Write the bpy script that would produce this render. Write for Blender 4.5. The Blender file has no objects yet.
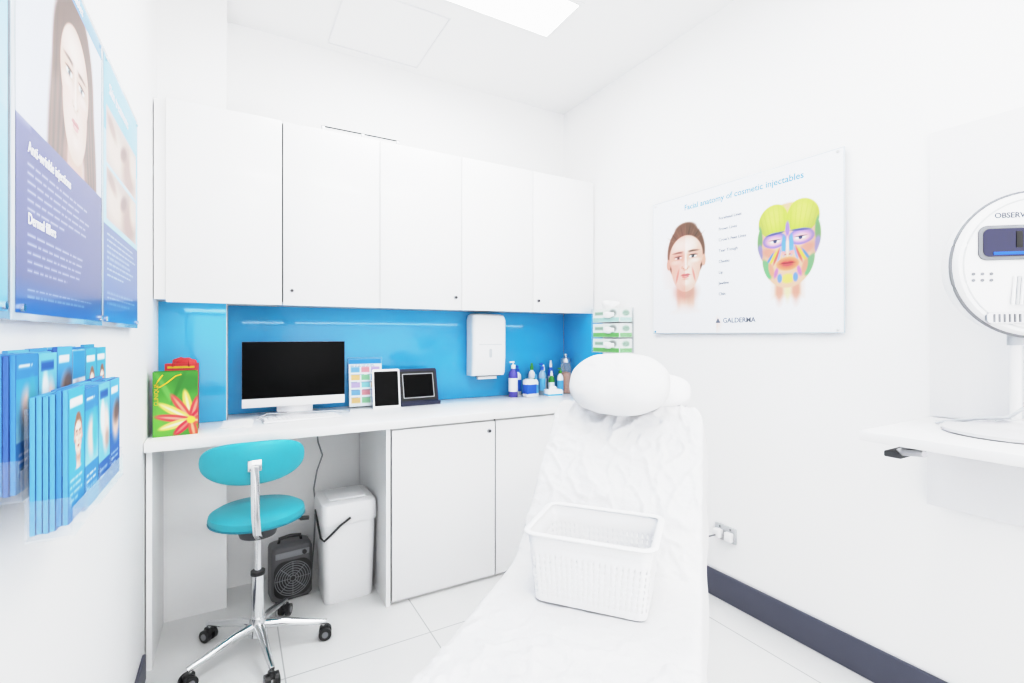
import bpy, bmesh, math, random
import numpy as np
from mathutils import Vector, Matrix, noise
random.seed(7)
scene = bpy.context.scene
vs = scene.view_settings
vs.view_transform = 'Standard'
vs.look = 'None'
try:
    vs.use_curve_mapping = True
    cm = vs.curve_mapping
    cm.use_clip = False
    cm.clip_max_x = 4; cm.clip_max_y = 4
    cv_ = cm.curves[3]
    cv_.points[0].location = (0, 0); cv_.points[-1].location = (3.0, .985)
    for p_ in ((.12, .145), (.35, .46), (.7, .785), (1.0, .865), (1.5, .935)): cv_.points.new(*p_)
    cm.update()
except Exception as ex:
    print('curve', ex)
PI = math.pi
COL = scene.collection

# ------------------------------------------------------------------ helpers
def s2l(c):
    c = np.asarray(c, dtype=float)
    return np.where(c <= .04045, c/12.92, ((c+.055)/1.055)**2.4)
def rgb(r, g, b):
    l = s2l([r/255, g/255, b/255]); return (float(l[0]), float(l[1]), float(l[2]), 1)

def mat(name, col, rough=.5, metal=0, var=.03, scale=12, bump=0, coat=0, emis=0, spec=.5, dist=.004):
    m = bpy.data.materials.new(name); m.use_nodes = True
    nt = m.node_tree; N = nt.nodes; L = nt.links
    bs = N['Principled BSDF']
    bs.inputs['Roughness'].default_value = rough
    bs.inputs['Metallic'].default_value = metal
    bs.inputs['Coat Weight'].default_value = coat
    bs.inputs['Coat Roughness'].default_value = .05
    bs.inputs['Specular IOR Level'].default_value = spec
    tc = N.new('ShaderNodeTexCoord'); nz = N.new('ShaderNodeTexNoise')
    nz.inputs['Scale'].default_value = scale; nz.inputs['Detail'].default_value = 3
    L.new(tc.outputs['Object'], nz.inputs['Vector'])
    mx = N.new('ShaderNodeMix'); mx.data_type = 'RGBA'
    mx.inputs['A'].default_value = tuple(max(0, c*(1-var)) for c in col[:3])+(1,)
    mx.inputs['B'].default_value = tuple(min(1, c*(1+var)) for c in col[:3])+(1,)
    L.new(nz.outputs['Fac'], mx.inputs['Factor'])
    L.new(mx.outputs['Result'], bs.inputs['Base Color'])
    if bump:
        bp = N.new('ShaderNodeBump'); bp.inputs['Strength'].default_value = bump; bp.inputs['Distance'].default_value = dist
        L.new(nz.outputs['Fac'], bp.inputs['Height']); L.new(bp.outputs['Normal'], bs.inputs['Normal'])
    if emis:
        bs.inputs['Emission Color'].default_value = col; bs.inputs['Emission Strength'].default_value = emis
    return m

def clear_mat(name, col=(.9,.96,1,1), fac=.12):
    m = bpy.data.materials.new(name); m.use_nodes = True
    nt = m.node_tree; N = nt.nodes; L = nt.links
    bs = N['Principled BSDF']; out = N['Material Output']
    bs.inputs['Base Color'].default_value = col; bs.inputs['Roughness'].default_value = .05
    tr = N.new('ShaderNodeBsdfTransparent'); mx = N.new('ShaderNodeMixShader')
    lw = N.new('ShaderNodeLayerWeight'); lw.inputs['Blend'].default_value = .35
    mr = N.new('ShaderNodeMapRange'); mr.inputs['To Min'].default_value = fac; mr.inputs['To Max'].default_value = min(1, fac+.3)
    L.new(lw.outputs['Facing'], mr.inputs['Value']); L.new(mr.outputs['Result'], mx.inputs['Fac'])
    L.new(tr.outputs[0], mx.inputs[1]); L.new(bs.outputs[0], mx.inputs[2]); L.new(mx.outputs[0], out.inputs['Surface'])
    return m

def paint_mat(name, rough=.35, coat=.3):
    m = bpy.data.materials.new(name); m.use_nodes = True
    N = m.node_tree.nodes; L = m.node_tree.links; bs = N['Principled BSDF']
    a = N.new('ShaderNodeAttribute'); a.attribute_name = 'Col'
    L.new(a.outputs['Color'], bs.inputs['Base Color'])
    bs.inputs['Roughness'].default_value = rough; bs.inputs['Coat Weight'].default_value = coat
    bs.inputs['Specular IOR Level'].default_value = .35
    return m

class B:
    def __init__(s): s.bm = bmesh.new(); s.mats = []
    def mi(s, m):
        if m not in s.mats: s.mats.append(m)
        return s.mats.index(m)
    def add(s, t, m, smooth=True, M=None):
        i = s.mi(m)
        for f in t.faces: f.material_index = i; f.smooth = smooth
        if M is not None: bmesh.ops.transform(t, matrix=M, verts=t.verts)
        bmesh.ops.recalc_face_normals(t, faces=t.faces)
        me = bpy.data.meshes.new('tmp'); t.to_mesh(me); t.free()
        s.bm.from_mesh(me); bpy.data.meshes.remove(me)
    def box(s, x0, x1, y0, y1, z0, z1, m, bev=0, seg=2, M=None):
        t = bmesh.new(); bmesh.ops.create_cube(t, size=1)
        for v in t.verts:
            v.co = Vector(((x0+x1)/2+v.co.x*(x1-x0), (y0+y1)/2+v.co.y*(y1-y0), (z0+z1)/2+v.co.z*(z1-z0)))
        if bev: bmesh.ops.bevel(t, geom=t.edges[:], offset=bev, segments=seg, affect='EDGES', profile=.5)
        s.add(t, m, True, M)
    def cyl(s, p0, p1, r0, m, r1=None, seg=24, M=None):
        r1 = r0 if r1 is None else r1
        p0 = Vector(p0); p1 = Vector(p1); d = p1-p0
        t = bmesh.new(); bmesh.ops.create_cone(t, cap_ends=True, segments=seg, radius1=r0, radius2=r1, depth=d.length)
        R = d.to_track_quat('Z', 'Y').to_matrix().to_4x4()
        bmesh.ops.transform(t, matrix=Matrix.Translation((p0+p1)/2) @ R, verts=t.verts)
        s.add(t, m, True, M)
    def tube(s, pts, r, m, seg=10, M=None, closed=False, rz=None):
        pts = [Vector(p) for p in pts]; n = len(pts); t = bmesh.new(); rings = []
        up = Vector((0, 0, 1))
        for i, p in enumerate(pts):
            a = pts[(i-1) % n] if (closed or i > 0) else p
            b = pts[(i+1) % n] if (closed or i < n-1) else p
            d = (b-a).normalized()
            u = up if abs(d.dot(up)) < .95 else Vector((0, 1, 0))
            x = d.cross(u).normalized(); y = x.cross(d).normalized()
            rr = r[i] if isinstance(r, (list, tuple)) else r
            ry = rr if rz is None else rz
            rings.append([t.verts.new(p+x*math.cos(k*2*PI/seg)*rr+y*math.sin(k*2*PI/seg)*ry) for k in range(seg)])
        for i in range(n if closed else n-1):
            A = rings[i]; Bq = rings[(i+1) % n]
            for k in range(seg): t.faces.new((A[k], A[(k+1) % seg], Bq[(k+1) % seg], Bq[k]))
        if not closed:
            t.faces.new(rings[0]); t.faces.new(rings[-1])
        s.add(t, m, True, M)
    def lathe(s, prof, m, seg=40, M=None):
        t = bmesh.new(); rings = []
        for r, z in prof:
            if r < 1e-5: rings.append([t.verts.new((0, 0, z))])
            else: rings.append([t.verts.new((r*math.cos(k*2*PI/seg), r*math.sin(k*2*PI/seg), z)) for k in range(seg)])
        for A, C in zip(rings, rings[1:]):
            for k in range(seg):
                k2 = (k+1) % seg
                if len(A) == 1 and len(C) == 1: continue
                if len(A) == 1: t.faces.new((A[0], C[k2], C[k]))
                elif len(C) == 1: t.faces.new((A[k], A[k2], C[0]))
                else: t.faces.new((A[k], A[k2], C[k2], C[k]))
        if len(rings[0]) > 1: t.faces.new(rings[0])
        if len(rings[-1]) > 1: t.faces.new(rings[-1])
        s.add(t, m, True, M)
    def prism(s, pts, z0, z1, m, bev=0, M=None):
        t = bmesh.new()
        a = [t.verts.new((x, y, z0)) for x, y in pts]; b = [t.verts.new((x, y, z1)) for x, y in pts]
        t.faces.new(a); t.faces.new(b); n = len(pts)
        for i in range(n): t.faces.new((a[i], a[(i+1) % n], b[(i+1) % n], b[i]))
        bmesh.ops.recalc_face_normals(t, faces=t.faces)
        if bev: bmesh.ops.bevel(t, geom=t.edges[:], offset=bev, segments=2, affect='EDGES', profile=.5)
        s.add(t, m, True, M)
    def loft(s, rings, m, M=None, cap0=True, cap1=True):
        t = bmesh.new(); R = [[t.verts.new(p) for p in r] for r in rings]; n = len(R[0])
        for A, C in zip(R, R[1:]):
            for k in range(n): t.faces.new((A[k], A[(k+1) % n], C[(k+1) % n], C[k]))
        if cap0: t.faces.new(R[0])
        if cap1: t.faces.new(R[-1])
        s.add(t, m, True, M)
    def sup(s, rx, ry, rz, m, e=.5, e2=.6, seg=48, rings=24, M=None, fn=None):
        sg = lambda v, p: math.copysign(abs(v)**p, v)
        t = bmesh.new(); R = []
        for i in range(1, rings):
            ph = -PI/2+PI*i/rings; row = []
            for k in range(seg):
                th = 2*PI*k/seg
                v = Vector((rx*sg(math.cos(ph), e2)*sg(math.cos(th), e), ry*sg(math.cos(ph), e2)*sg(math.sin(th), e), rz*sg(math.sin(ph), e2)))
                row.append(t.verts.new(fn(v) if fn else v))
            R.append(row)
        lo = Vector((0, 0, -rz)); hi = Vector((0, 0, rz))
        lo = t.verts.new(fn(lo) if fn else lo); hi = t.verts.new(fn(hi) if fn else hi)
        for A, C in zip(R, R[1:]):
            for k in range(seg): t.faces.new((A[k], A[(k+1) % seg], C[(k+1) % seg], C[k]))
        for k in range(seg):
            t.faces.new((lo, R[0][(k+1) % seg], R[0][k])); t.faces.new((hi, R[-1][k], R[-1][(k+1) % seg]))
        s.add(t, m, True, M)
    def text(s, body, size, m, M=None, align='LEFT', bold=0, ext=.0004):
        cu = bpy.data.curves.new('t', 'FONT'); cu.body = body; cu.size = size; cu.align_x = align
        cu.extrude = ext; cu.offset = bold; cu.resolution_u = 3
        ob = bpy.data.objects.new('t', cu); COL.objects.link(ob)
        bpy.context.view_layer.update()
        dg = bpy.context.evaluated_depsgraph_get(); ev = ob.evaluated_get(dg); me = ev.to_mesh()
        t = bmesh.new(); t.from_mesh(me); ev.to_mesh_clear()
        R = Matrix.Rotation(PI/2, 4, 'X')
        bmesh.ops.transform(t, matrix=R, verts=t.verts)
        bpy.data.objects.remove(ob); bpy.data.curves.remove(cu)
        s.add(t, m, False, M)
    def obj(s, name, parent=None, label=None, sharp=40, top=None):
        me = bpy.data.meshes.new(name); s.bm.to_mesh(me); s.bm.free()
        for m in s.mats: me.materials.append(m)
        me.set_sharp_from_angle(angle=math.radians(sharp))
        o = bpy.data.objects.new(name, me); COL.objects.link(o)
        if parent: o.parent = parent
        if label: o['label'] = label
        if top: o['category'] = top
        return o

def rr(w, h, r, z, n=6, cx=0, cy=0):
    out = []
    for (sx, sy, a0) in ((1, 1, 0), (-1, 1, 90), (-1, -1, 180), (1, -1, 270)):
        for k in range(n+1):
            a = math.radians(a0+90*k/n)
            out.append((cx+sx*(w/2-r)+r*math.cos(a), cy+sy*(h/2-r)+r*math.sin(a), z))
    return out

def thing(name, label, cat, loc=(0, 0, 0), rz=0, group=None):
    e = bpy.data.objects.new(name, None); COL.objects.link(e)
    e.empty_display_size = .05; e.location = loc; e.rotation_euler = (0, 0, rz)
    e['label'] = label; e['category'] = cat
    if group: e['group'] = group
    return e
def single(b, name, label, cat, loc=(0, 0, 0), rz=0, group=None, sharp=40):
    o = b.obj(name, None, label, sharp, cat); o.location = loc; o.rotation_euler = (0, 0, rz)
    if group: o['group'] = group
    return o
def struct(b, name, label):
    o = b.obj(name, None, label); o['kind'] = 'structure'; o['category'] = name.split('_')[0]; return o
def T(x, y, z): return Matrix.Translation((x, y, z))
def RX(a): return Matrix.Rotation(math.radians(a), 4, 'X')
def RY(a): return Matrix.Rotation(math.radians(a), 4, 'Y')
def RZ(a): return Matrix.Rotation(math.radians(a), 4, 'Z')

# painting on a dense grid with a colour attribute
class Canvas:
    def __init__(s, w, h, step, bg):
        s.w = w; s.h = h; s.clip = None
        s.nx = int(w/step)+1; s.nz = int(h/step)+1
        s.U, s.V = np.meshgrid(np.linspace(0, w, s.nx), np.linspace(0, h, s.nz))
        s.C = np.ones((s.nz, s.nx, 3))*np.array(bg)/255.
    def bl(s, mask, col, al=1):
        mk = np.clip(mask, 0, 1)
        if s.clip is not None: mk = mk*s.clip
        a = (mk*al)[..., None]; s.C = s.C*(1-a)+np.array(col)/255.*a
    def emask(s, cx, cy, rx, ry, soft=.12, rot=0):
        c = math.cos(math.radians(rot)); q = math.sin(math.radians(rot))
        x = (s.U-cx)*c+(s.V-cy)*q; y = -(s.U-cx)*q+(s.V-cy)*c
        return np.clip((1-np.sqrt((x/rx)**2+(y/ry)**2))/soft+.5, 0, 1)
    def ell(s, cx, cy, rx, ry, col, soft=.12, al=1, rot=0):
        s.bl(s.emask(cx, cy, rx, ry, soft, rot), col, al)
    def rect(s, x0, x1, y0, y1, col, al=1, soft=.002):
        m = np.minimum.reduce([(s.U-x0)/soft, (x1-s.U)/soft, (s.V-y0)/soft, (y1-s.V)/soft]); s.bl(m+.5, col, al)
    def grad(s, x0, x1, y0, y1, c0, c1):
        m = (s.U >= x0) & (s.U <= x1) & (s.V >= y0) & (s.V <= y1)
        t = np.clip((s.V-y0)/(y1-y0), 0, 1)[..., None]
        g = (np.array(c0)*(1-t)+np.array(c1)*t)/255.; s.C = np.where(m[..., None], g, s.C)
    def words(s, x0, x1, ytop, n, lh, col, al=.7, seed=1, th=.3):
        rd = random.Random(seed)
        for i in range(n):
            x = x0; y = ytop-i*lh; xe = x1-rd.random()*.25*(x1-x0)*(1 if i < n-1 else 2)
            while x < xe:
                w = lh*rd.uniform(.8, 3.2); s.rect(x, min(x+w, xe), y-lh*th, y, col, al); x += w+lh*.45
    def mesh(s, name, m, parent, M=None, label=None):
        vs = np.stack([s.U.ravel()-s.w/2, np.zeros(s.U.size), s.V.ravel()], 1)
        i = np.arange(s.nx*s.nz).reshape(s.nz, s.nx)
        f = np.stack([i[:-1, :-1].ravel(), i[:-1, 1:].ravel(), i[1:, 1:].ravel(), i[1:, :-1].ravel()], 1)
        me = bpy.data.meshes.new(name); me.from_pydata(vs.tolist(), [], f.tolist())
        at = me.color_attributes.new('Col', 'FLOAT_COLOR', 'POINT')
        c = np.ones((s.U.size, 4), dtype=np.float32); c[:, :3] = s2l(np.clip(s.C.reshape(-1, 3), 0, 1))
        at.data.foreach_set('color', c.ravel())
        me.materials.append(m)
        if M is not None: me.transform(M)
        o = bpy.data.objects.new(name, me); COL.objects.link(o)
        if parent: o.parent = parent
        if label: o['label'] = label
        return o

def face(c, cx, cy, s, skin=(240, 212, 198), hair=(120, 86, 68), long=False, sh=(206, 160, 144), neck=True):
    E = lambda dx, dy, rx, ry, col, soft=.2, al=1, rot=0: c.ell(cx+dx*s, cy+dy*s, rx*s, ry*s, col, soft, al, rot)
    hd = tuple(int(v*.66) for v in hair); hl = tuple(min(255, int(v*1.25)) for v in hair)
    if long:
        E(0, .16, .95, 1.12, hair, .12); E(-.72, -.9, .40, 1.45, hair, .3, 1, -5); E(.76, -.9, .36, 1.4, hair, .3, 1, 5)
        for k in range(7):
            E(-.98+k*.09, -.7, .022, 1.2, hd if k % 2 else hl, .9, .5, -5-k); E(1.0-k*.08, -.7, .022, 1.2, hd if k % 2 else hl, .9, .5, 5+k)
    else:
        E(0, .24, .74, .93, hair, .08); E(.0, 1.0, .42, .22, hair, .3)
        for k in range(9): E(-.5+k*.125, .92-abs(k-4)*.06, .02, .24, hd if k % 2 else hl, .9, .5, (k-4)*-14)
        E(-.69, -.06, .08, .18, sh, .3); E(.69, -.06, .08, .18, sh, .3)
    if neck:
        c.rect(cx-.34*s, cx+.34*s, cy-1.8*s, cy-.5*s, skin, 1, .08*s)
        E(0, -2.05, 1.25, .50, skin, .2)
        E(.22, -1.3, .2, .5, sh, 1, .5); E(-.3, -1.4, .1, .5, sh, 1, .3); E(.25, -1.72, .35, .03, sh, .8, .6, -8); E(-.25, -1.72, .35, .03, sh, .8, .6, 8)
        E(0, -1.0, .44, .28, (186, 138, 122), .9, .75)
    fm = np.maximum(c.emask(cx, cy+.14*s, .65*s, .66*s, .06), c.emask(cx, cy-.24*s, .56*s, .74*s, .06))
    c.bl(fm, skin); old = c.clip; c.clip = fm if old is None else fm*old
    E(.66, -.25, .34, 1.0, sh, 1.2, .75); E(-.68, -.25, .26, .9, sh, 1.2, .6); E(0, -1.05, .6, .26, sh, 1, .55)
    E(0, .86, .75, .20, sh, 1, .6)
    E(-.08, .46, .34, .22, (252, 238, 228), 1.4, .8)
    for q in (-1, 1):
        E(q*.29, .15, .25, .16, sh, 1.1, .65); E(q*.12, .12, .07, .14, sh, 1.1, .5)
        E(q*.31, .285, .19, .026, hd, .9, .7, q*-3); E(q*.22, .275, .10, .028, hd, .9, .5, q*8)
        E(q*.29, .11, .135, .050, (244, 240, 238), .3)
        E(q*.285, .115, .060, .056, (88, 104, 112), .3); E(q*.285, .115, .028, .028, (22, 20, 24), .4); E(q*.285-.02, .135, .012, .010, (255, 255, 255), .5)
        E(q*.295, .158, .152, .020, (58, 40, 34), .7, .95, q*-3); E(q*.29, .066, .12, .010, (170, 120, 105), .8, .8); E(q*.29, .20, .15, .012, sh, .9, .8)
        E(q*.075, -.245, .030, .014, (140, 84, 72), .7, .85); E(q*.125, -.21, .045, .045, sh, 1, .7)
        E(q*.40, -.18, .17, .14, (238, 180, 168), 1.2, .5); E(q*.36, -.02, .16, .06, (252, 236, 226), 1.2, .6)
    E(0, -.02, .035, .26, (252, 240, 230), 1.2, .8); E(.07, -.06, .03, .22, sh, 1.2, .5); E(0, -.20, .06, .05, (252, 236, 226), 1, .6); E(0, -.29, .09, .025, sh, .9, .8)
    E(-.07, -.448, .10, .034, (196, 110, 110), .35, .95); E(.07, -.448, .10, .034, (196, 110, 110), .35, .95); E(0, -.505, .14, .045, (214, 132, 130), .35, .95)
    E(0, -.470, .185, .008, (124, 62, 64), .9, .85, 0); E(0, -.50, .05, .016, (238, 178, 172), 1, .7); E(0, -.585, .12, .028, sh, 1, .7); E(0, -.70, .10, .07, (250, 230, 218), 1.2, .6)
    c.clip = old

# ------------------------------------------------------------------ materials
WALL = mat('wall_paint', (.92, .92, .922, 1), .6, var=.006, scale=3)
CEIL = mat('ceiling_paint', (.93, .93, .93, 1), .7, var=.005, scale=3)
CAB = mat('white_laminate', (.90, .90, .902, 1), .3, var=.004, scale=3, coat=.2)
PANEL = mat('white_panel_board', (.80, .80, .81, 1), .4, var=.004, scale=3)
TOP = mat('white_stone_top', (.91, .91, .91, 1), .3, var=.01, scale=30)
SHELFM = mat('shelf_board', (.80, .80, .81, 1), .4, var=.005, scale=10)
GAP = mat('shadow_gap', rgb(100, 100, 102), .7)
GAPL = mat('pale_shadow_gap', rgb(195, 195, 197), .7)
BLUE = mat('blue_glass', rgb(62, 170, 226), .08, var=.02, scale=2, coat=.3)
BLUE2 = mat('blue_glass_return', rgb(72, 170, 220), .08, var=.02, scale=2, coat=.3)
BASEB = mat('slate_vinyl', rgb(78, 82, 100), .5)
CHROME = mat('chrome', (.78, .79, .80, 1), .12, 1, var=.02)
STEEL = mat('brushed_steel', (.6, .6, .62, 1), .3, 1)
TEAL = mat('teal_vinyl', rgb(52, 170, 188), .4, var=.04, bump=.05, scale=60)
TEALD = mat('teal_vinyl_piping', rgb(20, 130, 150), .4)
BLACK = mat('black_plastic', rgb(22, 22, 24), .35)
SCREEN = mat('black_screen', rgb(2, 2, 3), .35, spec=.08)
DGREY = mat('dark_grey_plastic', rgb(62, 64, 68), .45)
MGREY = mat('mid_grey_plastic', rgb(130, 132, 136), .45)
LGREY = mat('light_grey_plastic', rgb(195, 197, 200), .4)
WPL = mat('white_plastic', (.87, .87, .875, 1), .3, var=.005)
WPAP = mat('white_paper', (.90, .90, .90, 1), .75, var=.01)
SHEET = mat('white_paper_sheet', (.76, .76, .77, 1), .8, var=.02, scale=34, bump=.8, dist=.008)
PILLOW = mat('white_pillow_fabric', (.76, .76, .77, 1), .85, var=.01, scale=14, bump=.3)
VINYLW = mat('white_vinyl', (.82, .82, .83, 1), .4, bump=.05)
ALU = mat('aluminium', (.82, .82, .83, 1), .35, .6)
CLEAR = clear_mat('clear_acrylic', fac=.05)
CLEARB = clear_mat('clear_liquid_bottle', (.75, .9, 1, 1), .35)
EDGE = mat('acrylic_sheet', rgb(196, 208, 220), .1, coat=.6)
PRINT = paint_mat('printed_ink')
PRINTM = paint_mat('printed_matt', .6, 0)
BLUET = mat('pale_blue_ink', rgb(98, 154, 204), .5)
GREYT = mat('grey_ink', rgb(85, 92, 105), .5)
LGREYT = mat('pale_grey_ink', rgb(108, 116, 132), .5)
WHITET = mat('white_ink', (.92, .92, .94, 1), .5)
YEL = mat('yellow_cord', rgb(235, 195, 45), .5)
RED = mat('red_paper', rgb(205, 50, 52), .5)
GREEN = mat('green_paper', rgb(62, 152, 52), .5)
PURP = mat('purple_liquid', rgb(85, 80, 180), .2, coat=.5)
BLUEP = mat('blue_plastic', rgb(35, 100, 205), .3)
SKYP = mat('sky_blue_plastic', rgb(100, 180, 228), .3)
GLASS = clear_mat('jar_glass', (.92, .9, .88, 1), .15)
COTTON = mat('jar_contents', rgb(190, 140, 120), .9, bump=.6)
NAVYG = mat('navy_gloss_window', rgb(10, 16, 70), .1, coat=.5)

def floor_mat():
    m = bpy.data.materials.new('floor_tiles'); m.use_nodes = True
    N = m.node_tree.nodes; L = m.node_tree.links; bs = N['Principled BSDF']
    tc = N.new('ShaderNodeTexCoord'); mp = N.new('ShaderNodeMapping')
    mp.inputs['Location'].default_value = (-.176, -.9, 0)
    br = N.new('ShaderNodeTexBrick'); br.offset = 0; br.inputs['Scale'].default_value = 1
    br.inputs['Brick Width'].default_value = .6; br.inputs['Row Height'].default_value = 1.2
    br.inputs['Mortar Size'].default_value = .003; br.inputs['Mortar Smooth'].default_value = .3
    br.inputs['Color1'].default_value = rgb(234, 234, 233); br.inputs['Color2'].default_value = rgb(231, 231, 231)
    br.inputs['Mortar'].default_value = rgb(186, 186, 186)
    L.new(tc.outputs['Object'], mp.inputs['Vector']); L.new(mp.outputs[0], br.inputs['Vector'])
    nz = N.new('ShaderNodeTexNoise'); nz.inputs['Scale'].default_value = 3; nz.inputs['Detail'].default_value = 6
    L.new(tc.outputs['Object'], nz.inputs['Vector'])
    cr = N.new('ShaderNodeValToRGB'); cr.color_ramp.elements[0].color = (.90, .90, .90, 1); cr.color_ramp.elements[1].color = (1, 1, 1, 1)
    L.new(nz.outputs['Fac'], cr.inputs[0])
    mx = N.new('ShaderNodeMix'); mx.data_type = 'RGBA'; mx.blend_type = 'MULTIPLY'; mx.inputs['Factor'].default_value = 1
    L.new(br.outputs['Color'], mx.inputs['A']); L.new(cr.outputs[0], mx.inputs['B'])
    L.new(mx.outputs['Result'], bs.inputs['Base Color']); bs.inputs['Roughness'].default_value = .3
    return m
FLOOR = floor_mat()
def emit_mat(name, st):
    m = bpy.data.materials.new(name); m.use_nodes = True
    b_ = m.node_tree.nodes['Principled BSDF']; b_.inputs['Emission Color'].default_value = (1, 1, 1, 1); b_.inputs['Emission Strength'].default_value = st
    return m

# ------------------------------------------------------------------ room
XL, XR, YB, H = -.31, 2.17, 3.0, 3.02
YF = -1.1
b = B(); b.box(XL-.1, XR+.1, YF, YB+.1, -.1, 0, FLOOR); struct(b, 'floor', 'pale grey large format tiled floor')
b = B(); b.box(XL-.1, XR+.1, YF, YB+.1, H, H+.1, CEIL); struct(b, 'ceiling', 'plain white painted plaster ceiling')
b = B(); b.box(XL-.1, XR+.1, YB, YB+.1, 0, H, WALL); struct(b, 'wall_back', 'white painted wall behind the cabinets')
b = B(); b.box(XL-.1, XL, YF, YB, 0, H, WALL); struct(b, 'wall_left', 'white painted wall with posters')
b = B(); b.box(XR, XR+.1, YF, YB, 0, H, WALL); struct(b, 'wall_right', 'white painted wall with anatomy chart')
b = B(); b.box(XL, -.03, 2.79, YB, 0, H, WALL); struct(b, 'wall_corner', 'white boxed column in the corner')
b = B(); b.box(XR-.016, XR, YF, 2.40, 0, .135, BASEB, .004); struct(b, 'baseboard_right', 'slate grey vinyl skirting along the wall')
b = B(); b.box(XL, XL+.012, YF, 2.37, 0, .10, BASEB, .004); struct(b, 'baseboard_left', 'slate grey vinyl skirting along the wall')
b = B(); b.box(XR-.014, XR, -.5, .765, 1.06, 2.07, PANEL, .003); struct(b, 'trim_1', 'flat white wall panel above the shelf')
b = B()
for (x0, x1, y0, y1) in ((.465, .995, 2.385, 2.392), (.465, .995, 2.923, 2.93), (.465, .472, 2.392, 2.923), (.988, .995, 2.392, 2.923)):
    b.box(x0, x1, y0, y1, H-.006, H, PANEL)
struct(b, 'trim_2', 'thin white access hatch frame in the ceiling')

# ceiling lights
EMIT = emit_mat('light_diffuser', 12)
for (x0, x1, y0, y1, lab) in ((.32, 1.51, 1.96, 2.25, 'bright rectangular ceiling light panel near the cabinets'), (.32, 1.51, .55, .84, 'added out of view ceiling light panel over the chair'), (.32, 1.51, -.75, -.46, 'bright rectangular ceiling light panel over the entrance side')):  # panel over the chair is out of view, added for more room light
    e = thing('ceiling_light', lab, 'ceiling light', ((x0+x1)/2, (y0+y1)/2, H), 0, 'recessed ceiling light panels')
    w = (x1-x0)/2; d = (y1-y0)/2
    b = B()
    b.box(-w-.02, w+.02, -d-.02, -d, -.010, 0, CAB, .002); b.box(-w-.02, w+.02, d, d+.02, -.010, 0, CAB, .002)
    b.box(-w-.02, -w, -d, d, -.010, 0, CAB, .002); b.box(w, w+.02, -d, d, -.010, 0, CAB, .002)
    b.obj('frame', e)
    b = B(); b.box(-w, w, -d, d, -.008, -.002, EMIT); b.obj('diffuser', e)

# ------------------------------------------------------------------ splashbacks
b = B(); b.box(-.305, -.032, 2.784, 2.789, .926, 1.508, BLUE2, .001); single(b, 'splashback', 'light blue glass splashback panel on the column', 'splashback')
b = B(); b.box(-.026, 2.162, 2.992, 2.998, .926, 1.508, BLUE, .001); single(b, 'splashback', 'bright blue glossy glass splashback behind the worktop', 'splashback')
b = B(); b.box(2.163, 2.169, 2.55, 2.990, .926, 1.508, BLUE, .001); single(b, 'splashback', 'blue glass splashback return on the side wall', 'splashback')
FILL = emit_mat('added_fill_glow', 4.5)  # added glow strips hidden behind the door lips, put in to brighten the splashback
for (x0, x1) in ((-.22, .18), (.25, 2.12)):
    b = B(); b.box(x0, x1, 2.665, 2.695, 1.505, 1.5098, FILL, .001); single(b, 'added_fill_strip', 'added hidden glow strip brightening the blue splashback', 'added fill light', group='added fill strips under the wall cabinets')

# ------------------------------------------------------------------ upper cabinets
def lock(e, kx, y, z):
    b = B(); b.cyl((kx, y, z), (kx, y-.007, z), .012, STEEL, seg=20); b.cyl((kx, y-.005, z), (kx, y-.014, z), .007, DGREY, seg=16); b.obj('lock', e, 'small round metal lock')
ub = [-.263, .2106, .688, 1.17, 1.667, 2.165]
for i in range(5):
    x0, x1 = ub[i], ub[i+1]
    yb = 2.782 if i == 0 else 2.99
    lab = 'white flat door wall cabinet above the worktop' if i else 'white wall cabinet beside the column, with dark door gap'
    e = thing('wall_cabinet', lab, 'cabinet', ((x0+x1)/2, 2.64, 1.51), 0, 'row of white wall cabinets')
    w = (x1-x0)/2
    b = B()
    b.box(-w+.0005, w-.0005, .021, yb-2.64, 0, .888, CAB)
    b.box(-w+.001, -w+.006, .006, .021, .002, .886, GAP if i == 1 else GAPL); b.box(w-.006, w-.001, .006, .021, .002, .886, GAP if i == 0 else GAPL)
    if i == 0: b.box(-w-.043, -w, .005, .142, 0, .888, CAB)
    b.obj('body', e)
    b = B(); g0 = .0018; g1 = .0055 if i == 0 else .0018
    b.box(-w+g0, w-g1, -.001 if i else -.012, .020, -.013, .892, CAB, .0015); b.obj('door', e)
    if i in (1, 2, 4): lock(e, -w+.04 if i in (1, 4) else w-.04, -.001, .060)
b = B(); b.box(.39, .80, 2.650, 2.658, 2.422, 2.428, DGREY, .002)
for x in (.40, .60, .79): b.box(x-.008, x+.008, 2.650, 2.662, 2.3985, 2.424, STEEL, .001)
single(b, 'metal_rail', 'thin dark metal rail on top of the cabinets', 'rail')

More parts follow.
